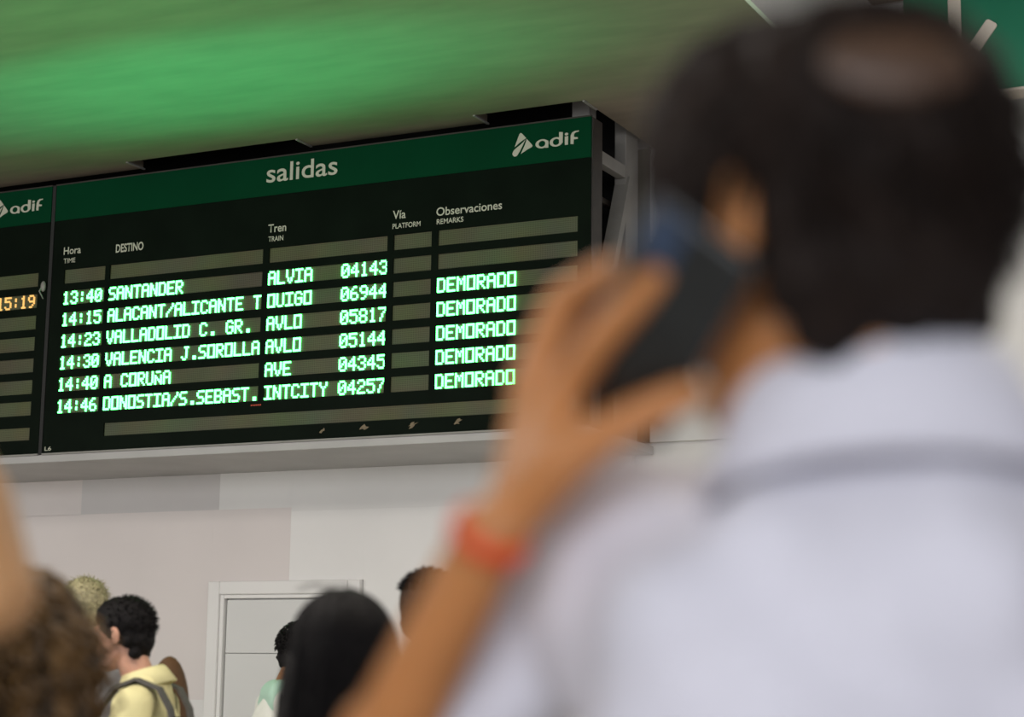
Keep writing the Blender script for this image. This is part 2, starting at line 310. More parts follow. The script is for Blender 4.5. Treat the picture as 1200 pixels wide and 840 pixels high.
COLS = [(-6.731, -6.450), (-6.419, -5.430), (-5.393, -4.686), (-4.651, -4.434), (-4.398, -3.640)]
ROWZ, PITCHZ, MH = 3.614, 0.1198, 0.078
def board(dx, label, rows, x_start=-99):
    root = empty('departure_board', ((BX0+BX1)/2+dx, BY+0.06, BZ0), label, 'information board')
    # casing (sides, top, bottom) and the dark face with recessed openings
    MB().bbox(BX0+dx-0.004, BX1+dx+0.004, BY+0.012, BY+0.13, BZ0-0.002, BZ1+0.003, 0.004).build('casing', M['casing'], root)
    fc = MB(); zs = [BZ0+0.004]; openz = [(ROWZ-k*PITCHZ-MH, ROWZ-k*PITCHZ) for k in range(7)]
    fc.box(BX0+dx, BX1+dx, BY, BY+0.012, ROWZ, 3.895)
    fc.box(BX0+dx, BX1+dx, BY, BY+0.012, BZ0, 2.681)
    for k in range(7):
        z1 = openz[k][0]; z0 = openz[k+1][1] if k < 6 else 2.751
        fc.box(BX0+dx, BX1+dx, BY, BY+0.012, z0, z1)
        ed = [BX0]+[c for ab in COLS for c in ab]+[BX1]
        for i in range(0, len(ed), 2): fc.box(ed[i]+dx, ed[i+1]+dx, BY, BY+0.012, openz[k][0], openz[k][1])
    fc.box(BX0+dx, -6.407+dx, BY, BY+0.012, 2.681, 2.751); fc.box(-3.64+dx, BX1+dx, BY, BY+0.012, 2.681, 2.751)
    fc.build('face_plate', M['face'], root)
    MB().box(BX0+dx, BX1+dx, BY-0.003, BY+0.012, 3.8955, BZ1).build('header_band', M['green'], root)
    MB().box(BX0+dx-0.002, BX1+dx+0.002, BY-0.006, BY+0.012, BZ1, BZ1+0.007).build('top_rail', M['casing'], root)
    MB().box(BX0+dx-0.002, BX1+dx+0.002, BY-0.005, BY+0.012, BZ0-0.006, BZ0+0.003).build('bottom_rail', M['white_metal'], root)
    for k in range(7):
        for ci, (a, b) in enumerate(COLS):
            if b+dx < -7.35: continue
            MB().box(a+dx, b+dx, BY+0.008, BY+0.0125, openz[k][0], openz[k][1]).build('display_module', M['module'], root)
    MB().box(-6.407+dx, -3.64+dx, BY+0.008, BY+0.0125, 2.681, 2.751).build('message_strip', M['module'], root)
    for ci, k, text, off, m in rows:
        a = COLS[ci][0]+dx
        x0 = a+off*6*DX+(-0.002 if ci else -0.004)
        for i, ch in enumerate(text):
            if ch != ' ': dots(ch, x0+i*6*DX, ROWZ-k*PITCHZ-0.0025, BY+0.0005).build('led_character', M[m], root)
    logo(dx, 0, BY-0.0045, root)
    return root
rows = []
T = [('13:40', 'SANTANDER', 'ALVIA', '04143'), ('14:15', 'ALACANT/ALICANTE T', 'OUIGO', '06944'), ('14:23', 'VALLADOLID C. GR.', 'AVLO', '05817'),
     ('14:30', 'VALENCIA J.SOROLLA', 'AVLO', '05144'), ('14:40', 'A CORUÑA', 'AVE', '04345'), ('14:46', 'DONOSTIA/S.SEBAST.', 'INTCITY', '04257')]
for k, (h, d, t, n) in enumerate(T, 1):
    rows += [(0, k, h, 0, 'led_green'), (1, k, d, 0, 'led_green'), (2, k, t, 0, 'led_green'), (2, k, n, 8, 'led_green')]
    if k > 1: rows.append((4, k, 'DEMORADO', 0, 'led_green'))
b1 = board(0, 'wide departure board with six green lit train rows under a green header', rows)
b2 = board(-3.2705, 'neighbouring board cut by the left picture edge, showing an amber 15:19', [(4, 1, '15:19', 8.55, 'led_amber')])
P_ = M['print']; yb = BY-0.0045; yf = BY-0.0012
printed('title', 'salidas', -5.422, -4.990, 3.966, 0.098, yb, P_, b1, 0.008)
for nm, s, x0, x1, z, h, bo in (('column_heading', 'Hora', -6.741, -6.623, 3.700, 0.041, .01), ('column_heading', 'TIME', -6.738, -6.658, 3.651, 0.026, 0), ('column_heading', 'DESTINO', -6.384, -6.200, 3.680, 0.045, .02),
                            ('column_heading', 'Tren', -5.402, -5.292, 3.697, 0.043, .01), ('column_heading', 'TRAIN', -5.399, -5.308, 3.649, 0.0265, .01), ('column_heading', 'Vía', -4.658, -4.584, 3.696, 0.043, .01),
                            ('column_heading', 'PLATFORM', -4.658, -4.498, 3.646, 0.026, .01), ('column_heading', 'Observaciones', -4.409, -4.045, 3.688, 0.042, .01), ('column_heading', 'REMARKS', -4.406, -4.257, 3.645, 0.026, .01),
                            ('cabinet_mark', 'L6', -6.798, -6.753, 2.618, 0.022, .01)):
    printed(nm, s, x0, x1, z, h, yf, P_, b1, bo)
r_ = MB()
for k in range(6): r_.box(-5.47+k*0.011, -5.463+k*0.011, BY-0.001, BY+0.003, 2.792, 2.800)
r_.build('status_light', M['led_red'], b1)
MB().box(-6.8400, -6.8175, BY-0.002, BY+0.1, BZ0, BZ1+0.004).build('seal_strip', M['seal'], b1)
lt = MB(); lt.ell((-6.862, BY-0.012, 3.53), (0.016, 0.012, 0.030)).tube([(-6.862, BY-0.01, 3.55), (-6.872, BY-0.03, 3.50), (-6.858, BY-0.012, 3.46)], 0.004)
lt.build('latch', M['white_metal'], b2, True)

rr_ = random.Random(4); scm = mat('reflection_tan', (0.17, 0.125, 0.07), 0.6, var=0.3, scale=60)  # tan patches paint in reflections on the glossy bottom strip
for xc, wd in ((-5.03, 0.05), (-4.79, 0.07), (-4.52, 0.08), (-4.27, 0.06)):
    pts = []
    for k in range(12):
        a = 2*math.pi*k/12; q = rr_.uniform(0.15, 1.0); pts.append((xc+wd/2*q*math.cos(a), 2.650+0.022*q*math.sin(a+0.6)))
    MB().prism(pts, BY-0.0006, BY+0.001).build('painted_reflection', scm, b1)
# steel frame carrying the board
fr = empty('support_frame', (-3.65, 8.4, 2.6), 'grey steel frame of posts and braces at the right end of the board', 'metal frame')
MB().bbox(-3.737, -3.642, 8.135, 8.215, 2.6, 4.6, 0.004).build('post', M['white_metal'], fr)
MB().bbox(-3.675, -3.612, 8.52, 8.68, 2.6, 4.6, 0.004).build('post', M['white_metal'], fr)
MB().bbox(-3.66, -3.612, 8.215, 8.52, 3.925, 3.99, 0.003).build('cross_bar', M['white_metal'], fr)
MB().beam((-3.636, 8.56, 3.93), (-3.636, 8.19, 3.02), 0.075, 0.048).build('diagonal_brace', M['white_metal'], fr)
MB().bbox(-3.72, -3.69, 8.215, 8.70, 3.78, 3.81, 0.003).build('rear_bar', M['casing'], fr)

# green wayfinding sign at the upper right
sg = empty('wayfinding_sign', (-1.7, 8.05, 3.975), 'green overhead sign with white down arrow, right of the man\'s head', 'sign')
MB().bbox(-2.05, -1.15, 8.0, 8.12, 3.978, 4.62, 0.004).build('sign_panel', M['sign_green'], sg)
MB().box(-2.052, -1.148, 7.994, 8.125, 3.966, 3.977).build('edge_trim', M['sign_print'], sg)
def stroke(a, b, wd, r=0.012):
    a = V((a[0], 0, a[1])); b = V((b[0], 0, b[1])); d = (b-a).normalized(); n = V((d.z, 0, -d.x)); pts = []
    for c, s1, s2 in ((b, 1, 1), (b, -1, 1), (a, -1, -1), (a, 1, -1)):
        base = c+n*s1*(wd/2-r)-d*s2*r
        a0 = math.atan2((n*s1).z, (n*s1).x); a1 = math.atan2((d*s2).z, (d*s2).x)
        while a1-a0 > math.pi: a1 -= 2*math.pi
        while a1-a0 < -math.pi: a1 += 2*math.pi
        if s1*s2 < 0: a0, a1 = a1, a0
        for k in range(5):
            t = a0+(a1-a0)*k/4; pts.append((base.x+r*math.cos(t), base.z+r*math.sin(t)))
    return pts
ar = MB()
ar.prism(stroke((-1.820, 4.085), (-1.820, 4.58), 0.056), 7.993, 8.002)
ar.prism(stroke((-1.815, 4.075), (-1.655, 4.288), 0.056), 7.992, 8.001)
ar.prism(stroke((-1.825, 4.075), (-1.985, 4.288), 0.056), 7.991, 8.0)
ar.build('arrow', M['sign_print'], sg)
MB().beam((-1.95, 8.06, 4.62), (-1.95, 8.06, 4.75), 0.03, 0.03).build('hanger', M['white_metal'], sg)
MB().beam((-1.25, 8.06, 4.62), (-1.25, 8.06, 4.75), 0.03, 0.03).build('hanger', M['white_metal'], sg)

# ------------------------------------------------------------------ people
def frame(base, ang):                                       # local +y = facing direction, x = the person's right
    return Matrix.Translation(V(base)) @ Matrix.Rotation(ang, 4, 'Z')
def head_blobs(mb, H, s=1.0):
    t = MB()
    t.ell((0, -0.012, 0.022), (0.074, 0.092, 0.084)); t.ell((0, 0.022, -0.03), (0.060, 0.066, 0.085))
    t.ell((0, 0.045, -0.098), (0.036, 0.036, 0.024)); t.cap((-0.03, 0.075, 0.018), 0.012, (0.03, 0.075, 0.018), 0.012)   # chin, brow
    t.cap((-0.040, 0.0, -0.065), 0.018, (-0.02, 0.05, -0.10), 0.018); t.cap((0.040, 0.0, -0.065), 0.018, (0.02, 0.05, -0.10), 0.018)
    t.cap((0, 0.088, 0.012), 0.007, (0, 0.104, -0.028), 0.012); t.cap((-0.010, 0.092, -0.033), 0.008, (0.010, 0.092, -0.033), 0.008)  # nose
    t.cap((-0.020, 0.078, -0.060), 0.007, (0.020, 0.078, -0.060), 0.007); t.cap((-0.016, 0.076, -0.070), 0.007, (0.016, 0.076, -0.070), 0.007)  # lips
    t.cap((-0.040, 0.055, -0.025), 0.022, (-0.035, 0.05, -0.05), 0.018); t.cap((0.040, 0.055, -0.025), 0.022, (0.035, 0.05, -0.05), 0.018)  # cheeks
    for sx in (-1, 1):                                       # ears: bowl, rim and lobe
        t.ell((sx*0.077, -0.006, -0.012), (0.009, 0.013, 0.022))
        rim = [V((sx*(0.079+0.005*math.sin(a*1.0)), -0.006-0.015*math.sin(a-0.2), -0.009+0.025*math.cos(a))) for a in [k*math.pi/6-0.5 for k in range(8)]]
        t.chain(rim, [0.0052]*8, 8); t.cap((sx*0.076, -0.004, -0.030), 0.007, (sx*0.073, 0.003, -0.035), 0.006)
    t.xform(H @ Matrix.Scale(s, 4)); mb.add(t.v, t.f)
def hand_pts(wrist, d, palm_n, side, curl=0.5, s=1.0):
    """simple relaxed hand: list of finger chains"""
    d = V(d).normalized(); n = V(palm_n).normalized(); sd = d.cross(n)*side; out = []
    for i, (o, L) in enumerate(((-0.030, 0.068), (-0.011, 0.078), (0.010, 0.074), (0.029, 0.058))):
        k = wrist+d*(0.088-0.004*abs(i-1))*s+sd*o*s; pts = [wrist+sd*o*0.5*s, k]; a = 0.25*curl; p = k
        for l in (0.45, 0.3, 0.25):
            a += 0.5*curl; p = p+(d*math.cos(a)+n*math.sin(a))*L*l*s; pts.append(p)
        out.append((pts, [0.015*s, 0.012*s, 0.0092*s, 0.0085*s, 0.0075*s]))
    b = wrist+d*0.02*s-sd*0.02*s; t1 = b+(d*0.7-sd*0.7+n*0.3)*0.042*s; t2 = t1+(d*0.9-sd*0.35+n*0.3)*0.03*s; t3 = t2+(d+n*0.3)*0.022*s
    out.append(([b, t1, t2, t3], [0.016*s, 0.0115*s, 0.0105*s, 0.0085*s]))
    return out
def fingers(mb, chains):
    for pts, r in chains: mb.chain(pts, r, 10)

def person(label, top, ang, H, cols, skincol, head_yaw=0.0, head_pitch=0.0, head_off=(0, 0.02, 0), hand_curl=0.6, lj=None, rj=None, voxel=0.006, arm=1.0,
           sleeve='short', group=None, width=1.0, drape=None, top_name='shirt', neck_scale=1.0, neckup=None):
    """top = world xy of the head; returns root, head matrix, frame matrix.  lj/rj: world (shoulder, elbow, wrist, handchains)"""
    s = H/1.75
    F = frame((top[0], top[1], 0), ang)
    hoff = V(head_off)
    root = empty('person', (F @ V((-hoff.x*s, -hoff.y*s, 0))), label, 'person', group)
    F = frame(root.location, ang)
    def L(x, y, z): return F @ V((x*s, y*s, z*s))
    hc = L(hoff.x, hoff.y+0.0, 1.628+hoff.z)
    Hm = Matrix.Translation(hc) @ Matrix.Rotation(ang+head_yaw, 4, 'Z') @ Matrix.Rotation(head_pitch, 4, 'X')
    R = F.to_3x3()
    body = MB(); wd = width; kk = 0.86 if neckup else 1.0
    body.cap(L(-.08, 0, .95), .095*s, L(.08, 0, .95), .095*s); body.ell(L(0, 0, 1.08), (.135*s*wd*kk, .10*s*kk, .13*s), R); body.ell(L(0, 0, 1.27), (.16*s*wd*kk, .11*s*kk, .17*s*kk), R)
    body.cap(L(-.14*wd*kk, -.01, 1.405), .055*s*kk, L(.14*wd*kk, -.01, 1.405), .055*s*kk) if not neckup else body.cap(L(-.07, .0, 1.38), .05, L(.07, .0, 1.38), .05)
    body.cap(L(0, -.015+(.018 if neckup else 0), 1.40), .058*s*neck_scale*kk, hc+Hm.to_3x3() @ V((0, -.02, -.05))*s, .050*s*neck_scale)
    sh = {}
    for side, j in ((-1, lj), (1, rj)):
        if j is None:
            S = L(.18*side*wd, -.01, 1.385); E = L(.225*side*wd, -.03, 1.11); W = L(.225*side*wd, .05, .87)
            ch = hand_pts(W, W-E, R @ V((-side, 0, 0)), side, hand_curl, s)
        else: S, E, W, ch = j
        sh[side] = (S, E, W)
        body.chain([S, E, W], [.048*s*kk, .038*s*arm, .0265*s*arm]); body.cap(E+(W-E)*0.02, .038*s*arm, E+(W-E)*0.35, .040*s*arm)
        body.cap(L(.10*side*wd*(.6 if neckup else 1), -.01+(.03 if neckup else 0), 1.40-(.03 if neckup else 0)), .05*s*kk*kk, S, .050*s*kk)
        fingers(body, ch)
        body.chain([L(.09*side, 0, .90), L(.10*side, .01, .49), L(.10*side, -.02, .09)], [.085*s, .056*s, .038*s])
        body.cap(L(.10*side, -.02, .40), .050*s, L(.10*side, -.03, .30), .050*s)
        body.cap(L(.10*side, -.04, .045), .032*s, L(.11*side, .13, .035), .026*s)
    head_blobs(body, Hm, s)
    organic('body', body, voxel, skincol, root, 3, 0.55)
    eye = MB()
    for sx in (-1, 1): eye.ell((sx*0.031, 0.074, 0.0), (0.013, 0.012, 0.011), seg=10)
    eye.xform(Hm @ Matrix.Scale(s, 4)).build('eyes', mat('eye', (0.5, 0.47, 0.43), 0.2, var=0.5, scale=40), root, True)
    # clothes
    g = .014*s; sm = MB()
    sm.cap(L(-.08, 0, .93), .105*s, L(.08, 0, .93), .105*s); sm.ell(L(0, 0, 1.08), ((.150)*s*wd, .122*s, .16*s), R)
    sm.ell(L(0, -.004, 1.26), ((.172)*s*wd, .130*s, .19*s), R); sh_w = .085 if neckup else .135; sm.cap(L(-sh_w*wd, -.012, 1.395), .068*s, L(sh_w*wd, -.012, 1.395), .068*s)
    sm.cap(L(-.06, -.02, 1.43), .062*s, L(.06, -.02, 1.43), .062*s)
    for side in (-1, 1):
        S, E, W = sh[side]
        sm.cap(L(.10*side*wd*(.7 if neckup else 1), -.01, 1.40), .062*s, S, .066*s)
        if sleeve == 'short': sm.cap(S, .066*s, S+(E-S)*0.62, .062*s)
        elif sleeve == 'elbow': sm.chain([S, E+(S-E)*0.03, E+(W-E)*0.10], [.058*s, .042*s, .038*s])
        elif sleeve == 'long': sm.chain([S, E, E+(W-E)*0.92], [.066*s, .056*s, .042*s])
    if neckup:
        sm.cap(L(0, -.02, 1.41), .10*s, neckup[0], neckup[1])
        rc_ = neckup[2]
        for k in range(14):
            if 3 <= k <= 4: continue
            a0, a1 = 2*math.pi*k/14, 2*math.pi*(k+1)/14
            p0, p1 = (rc_+R @ V((.078*math.cos(a), .074*math.sin(a)-.006, -.012*math.sin(a))) for a in (a0, a1)); sm.cap(p0, .029, p1, .029, 10)
        for side in (-1, 1):
            sm.cap(neckup[0]-V((0, 0, .035)), .064, sh[side][0], .060); sm.cap(L(.07*side*wd, -.015, 1.36), .085*s, sh[side][0]-V((0, 0, .02)), .064*s)
    def fold(co):
        q = F.inverted() @ co
        return 0.006*noise.noise(V((q.x*9, q.y*9, q.z*5)))+0.003*noise.noise(V((q.x*26, q.y*26, q.z*12)))
    organic(top_name, sm, 0.009, cols[0], root, 3, 0.7, drape or fold)
    pm = MB(); pm.cap(L(-.08, 0, .93), .110*s, L(.08, 0, .93), .110*s)
    for side in (-1, 1): pm.chain([L(.09*side, 0, .90), L(.10*side, .01, .49), L(.10*side, -.02, .10)], [.104*s, .078*s, .065*s])
    organic('trousers', pm, 0.012, cols[1], root, 3, 0.6)
    for side in (-1, 1):
        m = MB(); m.cap(L(.10*side, -.045, .045), .044*s, L(.11*side, .145, .036), .036*s)
        m.v = [(x, y, max(z, 0.0)) for x, y, z in m.v]; m.build('shoe', cols[2], root, True)
    return root, Hm @ Matrix.Scale(s, 4), F, sh, s
def hair_shell(Hm, root, m, extra=None, big=0.0, voxel=0.005, amp=0.004, face=True):
    t = MB(); t.ell((0, -0.020, 0.032), (0.081+big, 0.095+big, 0.088+big)); t.ell((0, -0.062, -0.020), (0.062+big, 0.046+big, 0.060+big))
    if extra: extra(t)
    t.xform(Hm)
    return organic('hair', t, voxel, m, root, 3, 0.8, lambda co: amp*noise.noise(co*55)+amp*0.6*noise.noise(co*120))
def tufts(Hm, n, big, L0, L1, bias, rad=0.0022, zmin=-0.02, rnd=None, ymax=1.0):
    r = rnd or random; t = MB()
    for _ in range(n):
        while True:
            d = V((r.gauss(0, 1), r.gauss(0, 1), r.gauss(0, 1))).normalized()
            if d.z*0.088+0.03 > zmin and d.y < ymax and not (d.y > 0.35 and d.z < 0.45): break
        p = V((0, -0.020, 0.032))+V((d.x*(0.079+big), d.y*(0.093+big), d.z*(0.086+big)))
        dr = (d*0.7+V(bias)+V((r.gauss(0, .3), r.gauss(0, .3), r.gauss(0, .3)))).normalized(); ln = r.uniform(L0, L1)
        b = dr.cross(d); b = b*0.2 if b.length > 1e-4 else V((0, 0, 0))
        t.tube([p-d*0.004, p+dr*ln*0.5, p+dr*ln+V((0, 0, -0.15*ln))+b*ln], [rad*1.5, rad, rad*0.25], 4)
    return t.xform(Hm)
def ground(px, py, d): p = at(px, py, d); return (p.x, p.y), p.z
VIEW = -YAW                                                  # rotation of 'facing straight away from the camera'
def ang(deg_left): return VIEW+math.radians(deg_left)        # 0 = facing away, +90 = facing picture-left

jeans = mat('denim', (0.05, 0.07, 0.12), 0.8, var=0.2, scale=40); chino = mat('chino', (0.12, 0.10, 0.08), 0.8, var=0.1, scale=20)
shoe = mat('shoe', (0.03, 0.03, 0.03), 0.5); blackhair = mat('black_hair', (0.005, 0.004, 0.004), 0.65, var=0.3, scale=60, spec=0.15)

# ---- the man with the phone, in front
sk1 = skin('skin_tanned', (0.46, 0.19, 0.062))
shirt1 = mat('pale_blue_shirt', (0.61, 0.60, 0.66), 0.75, var=0.05, scale=14, sheen=0.2)
D0 = 1.12
S_ = at(722, 652, 1.22); E_ = at(392, 990, 1.21); W_ = at(577, 624, 1.115)
fing = []
def F_(*a): return [at(p[0], p[1], p[2]-0.045*max(0, min(1, (p[1]-380)/200))) for p in a]
fing.append((F_((612, 588, 1.165), (657, 465, 1.14), (708, 392, 1.095), (752, 345, 1.075), (778, 318, 1.065)), [.016, .0130, .0112, .0105, .0092]))     # index
fing.append((F_((608, 588, 1.175), (632, 435, 1.165), (660, 350, 1.145), (705, 322, 1.125), (738, 316, 1.11)), [.018, .0130, .0112, .0105, .0090]))    # middle
fing.append((F_((606, 588, 1.185), (626, 430, 1.19), (655, 352, 1.185), (700, 330, 1.16), (730, 335, 1.145)), [.017, .0125, .0105, .0098, .0085]))      # ring
fing.append((F_((606, 590, 1.195), (632, 450, 1.21), (664, 385, 1.21), (695, 365, 1.19), (722, 365, 1.175)), [.016, .0115, .0095, .0088, .0078]))       # little
fing.append((F_((606, 600, 1.16), (652, 545, 1.135), (705, 510, 1.115), (765, 480, 1.10), (812, 460, 1.095)), [.018, .0185, .0132, .0115, .0100]))      # thumb
fing.append((F_((608, 588, 1.165), (657, 500, 1.145), (650, 540, 1.14)), [.018, .017, .018]))                                                          # ball of the thumb
fing.append((F_((602, 600, 1.175), (636, 485, 1.17), (620, 450, 1.18)), [.019, .020, .014]))                                                           # back of the palm
(mx, my), mz = ground(958, 218, 1.12)
R_S = at(1345, 615, 1.16); R_E = R_S+V((0.06, 0.02, -0.28)); R_W = R_E+V((-0.02, 0.16, -0.20))
Fm = frame((mx, my, 0), ang(4))
rchain = hand_pts(R_W, R_W-R_E, Fm.to_3x3() @ V((-1, 0, 0)), 1, 0.8, 1.03)
def drape1(co):
    q = Fm.inverted() @ co
    f = 0.020*noise.noise(V((q.x*7+q.z*2, q.y*5, q.z*2.2)))+0.009*noise.noise(V((q.x*18+q.z*5, q.y*12, q.z*5)))
    if q.y < 0 and q.z < 1.45: f += 0.009*math.sin(q.x*34+q.z*6+2*noise.noise(V((q.x*4, 0, q.z*3))))*min(1, (1.45-q.z)*6)
    return f
man, Hm, Fx, shm, sm_ = person('man in pale blue shirt seen from behind, holding a phone to his ear', (mx, my), ang(4), 1.79, (shirt1, chino, shoe), sk1,
    head_yaw=math.radians(36), head_pitch=math.radians(-2), head_off=(-0.030, 0.02, 0.002), lj=(S_, E_, W_, fing), rj=(R_S, R_E, R_W, rchain), voxel=0.005, sleeve='elbow', drape=drape1, width=1.12, arm=0.80, neckup=(at(1026, 572, 1.125), 0.093, at(1030, 574, 1.11)))
brown = mat('dark_brown_hair', (0.010, 0.0052, 0.0032), 0.75, var=0.35, scale=30, spec=0.2)
def ex(t):
    t.cap((-0.06, -0.045, -0.045), 0.028, (0.06, -0.045, -0.045), 0.028); t.cap((-0.050, -0.042, -0.070), 0.020, (0.050, -0.042, -0.070), 0.020)
    t.cap((-0.076, -0.018, 0.030), 0.014, (-0.074, 0.012, 0.028), 0.012); t.cap((-0.072, -0.038, 0.010), 0.014, (-0.068, -0.040, -0.035), 0.014)
    t.cap((-0.066, 0.040, 0.02), 0.020, (-0.066, 0.034, -0.004), 0.012); t.cap((0.066, 0.040, 0.02), 0.020, (0.066, 0.034, -0.004), 0.012)
    t.ell((0, -0.03, 0.040), (0.088, 0.098, 0.088)); t.ell((-0.002, 0.018, 0.050), (0.086, 0.092, 0.080)); t.cap((-0.070, 0.045, 0.03), 0.022, (-0.072, 0.040, -0.005), 0.016)
hs = hair_shell(Hm, man, brown, ex, 0.004, 0.005, 0.006)
tufts(Hm, 1100, 0.008, 0.015, 0.030, (0.3, -0.5, -1.5), 0.0016).build('loose_hair', brown, man, True)
# thinning patch at the crown
# the crown, where the hair is thin
pt = MB(); pdir = V((-0.48, -0.60, 0.20)).normalized(); pq = Matrix((V((0.79, -0.6, 0.0)).normalized(), pdir.cross(V((0.79, -0.6, 0)).normalized()), pdir)).transposed()
pt.ell(V((0, -0.028, 0.036))+V((pdir.x*0.088, pdir.y*0.098, pdir.z*0.088)), (0.042, 0.024, 0.0075), pq); pt.xform(Hm)
organic('thinning_crown', pt, 0.005, mat('thin_hair_scalp', (0.055, 0.027, 0.013), 0.5, var=0.4, scale=90), man, 2)
# collar, yoke seam and rolled cuff
nb = at(1032, 487, 1.105)
col = MB(); ring = []
cm = Matrix.Translation(nb) @ Matrix.Rotation(ang(4), 4, 'Z') @ Matrix.Rotation(math.radians(-12), 4, 'X')
n = 36; vs = []; fs = []
for k in range(n+1):
    a = math.radians(-250)+math.radians(320)*k/n
    cx, sy = math.cos(a), math.sin(a)
    for rr, z in ((0.066, -0.030), (0.066, 0.022), (0.070, 0.028), (0.077, 0.022), (0.103, -0.052), (0.097, -0.056), (0.074, 0.000)):
        vs.append(cm @ V((cx*rr*1.06, sy*rr*1.0, z)))
m_ = 7
for k in range(n):
    for j in range(m_): fs.append((k*m_+j, (k+1)*m_+j, (k+1)*m_+(j+1) % m_, k*m_+(j+1) % m_))
col.add(vs, fs).build('collar', shirt1, man, True)
cf = MB(); dd = (W_-E_).normalized(); cc = E_+(W_-E_)*0.13
qq = dd.to_track_quat('Z', 'Y').to_matrix().to_4x4()
cf.lathe([(-0.035, 0.044, 0.044), (-0.030, 0.050, 0.050), (0.012, 0.050, 0.050), (0.018, 0.046, 0.046), (0.014, 0.040, 0.040), (-0.02, 0.04, 0.04)], 28, Matrix.Translation(cc) @ qq)
cf.build('rolled_cuff', shirt1, man, True)
band = MB(); bc = W_-dd*0.002
band.lathe([(-0.0055, 0.021, 0.021), (-0.006, 0.0248, 0.0248), (0.006, 0.0246, 0.0246), (0.0055, 0.021, 0.021)], 28, Matrix.Translation(bc) @ qq)
band.build('wristband', mat('red_band', (0.72, 0.075, 0.012), 0.5, var=0.15, scale=60), man, True)
# phone
pa = at(820, 285, 1.045); pb = at(726, 462, 1.110); ax = (pb-pa).normalized(); wv = (rt*0.80-up*0.42-fw*0.42); wv = (wv-ax*wv.dot(ax)).normalized(); nn = ax.cross(wv)
pm_ = Matrix((wv, ax, wv.cross(ax))).transposed().to_4x4(); pm_.translation = (pa+pb)/2
ph = empty('mobile_phone', (pa+pb)/2, 'black mobile phone held against the man\'s left ear', 'phone')
Lp = (pb-pa).length/2+0.012
x = MB().bbox(-0.036, 0.036, -Lp, Lp, -0.005, 0.005, 0.0045); x.xform(pm_).build('phone_body', mat('phone_black', (0.012, 0.014, 0.014), 0.25, var=0.3, scale=30), ph, True)
x = MB().bbox(-0.033, 0.033, -Lp+0.003, Lp-0.003, 0.0046, 0.0056, 0.0004); x.xform(pm_).build('screen', mat('screen_glass', (0.01, 0.013, 0.02), 0.08), ph)
x = MB().bbox(-0.031, -0.006, -Lp+0.006, -Lp+0.036, -0.0075, -0.0046, 0.0012); x.xform(pm_).build('camera_bump', mat('bump_blue', (0.03, 0.05, 0.09), 0.15), ph)

# ---- raised elbow at the left edge
skl = skin('skin_light', (0.50, 0.27, 0.12))
eE = at(-14, 695, 1.5); eW = at(-100, 400, 1.56); eS = at(-235, 745, 1.48)
(ex_, ey_), _ = ground(-330, 500, 1.5)
Fe = frame((ex_, ey_, 0), ang(0))
ech = hand_pts(eW, eW-eE, rt*-1.0, 1, 1.2)
pe, He, _, _, _ = person('person mostly outside the left edge, only a raised bare elbow in view', (ex_, ey_), ang(0), 1.78, (mat('navy_top', (0.02, 0.025, 0.04), 0.8, var=0.1), jeans, shoe), skl,
    rj=(eS, eE, eW, ech), voxel=0.006)
hair_shell(He, pe, blackhair)

# ---- curly haired woman
(cx_, cy_), cz_ = ground(30, 765, 2.6)
curlm = mat('curly_brown_hair', (0.115, 0.060, 0.016), 0.5, var=0.9, scale=30, stretch=(1, 1, 0.4))
pc, Hc, _, _, _ = person('woman with long curly brown hair beside the raised elbow', (cx_, cy_), ang(-10), 1.545, (mat('rust_top', (0.20, 0.05, 0.02), 0.8, var=0.2), jeans, shoe), skl)
def exc(t): t.cap((-0.05, -0.06, -0.02), 0.085, (-0.055, -0.075, -0.26), 0.085); t.cap((0.05, -0.06, -0.02), 0.085, (0.055, -0.075, -0.26), 0.085)
hair_shell(Hc, pc, curlm, exc, 0.012, 0.008, 0.010)
rc = random.Random(3); cm_ = MB()
for i in range(300):
    a = rc.uniform(math.pi*0.95, math.pi*2.05); el = rc.uniform(-0.1, 1.35)
    d = V((math.cos(a)*math.cos(el), math.sin(a)*math.cos(el), math.sin(el)))
    p = V((0, -0.025, 0.035))+V((d.x*0.09, d.y*0.10, d.z*0.095)); ln = rc.uniform(0.10, 0.36); out = V((d.x, d.y, 0))*rc.uniform(0.02, 0.07)
    rr = rc.uniform(0.006, 0.013); ph0 = rc.uniform(0, 6.28); turns = ln*rc.uniform(16, 26); N = int(12+turns*6); pts = []
    for k in range(N):
        t = k/(N-1); base = p+out*math.sin(min(1, t*2)*math.pi/2)+V((0, 0, -ln*t**1.2+0.012*math.sin(t*3.14))); q = ph0+turns*2*math.pi*t
        pts.append(base+V((math.cos(q)*rr, math.sin(q)*rr, 0)))
    cm_.tube(pts, [0.0035]*(N-1)+[0.001], 4)
cm_.xform(Hc).build('curls', curlm, pc, True)

# ---- fair haired person behind
(bx_, by_), bz_ = ground(100, 705, 7.0)
fair = mat('fair_hair', (0.36, 0.32, 0.18), 0.6, var=0.3, scale=70)
pf, Hf, _, _, _ = person('fair haired person half hidden behind the curly hair and the yellow shirt', (bx_, by_), ang(10), at(100, 676, 7.0).z, (mat('grey_top', (0.25, 0.25, 0.25), 0.8, var=0.1), jeans, shoe), skl)
hair_shell(Hf, pf, fair, None, 0.002, 0.006, 0.004)
tufts(Hf, 700, 0.002, 0.012, 0.030, (0.2, -0.5, -0.3), 0.0009).build('loose_hair', fair, pf, True)

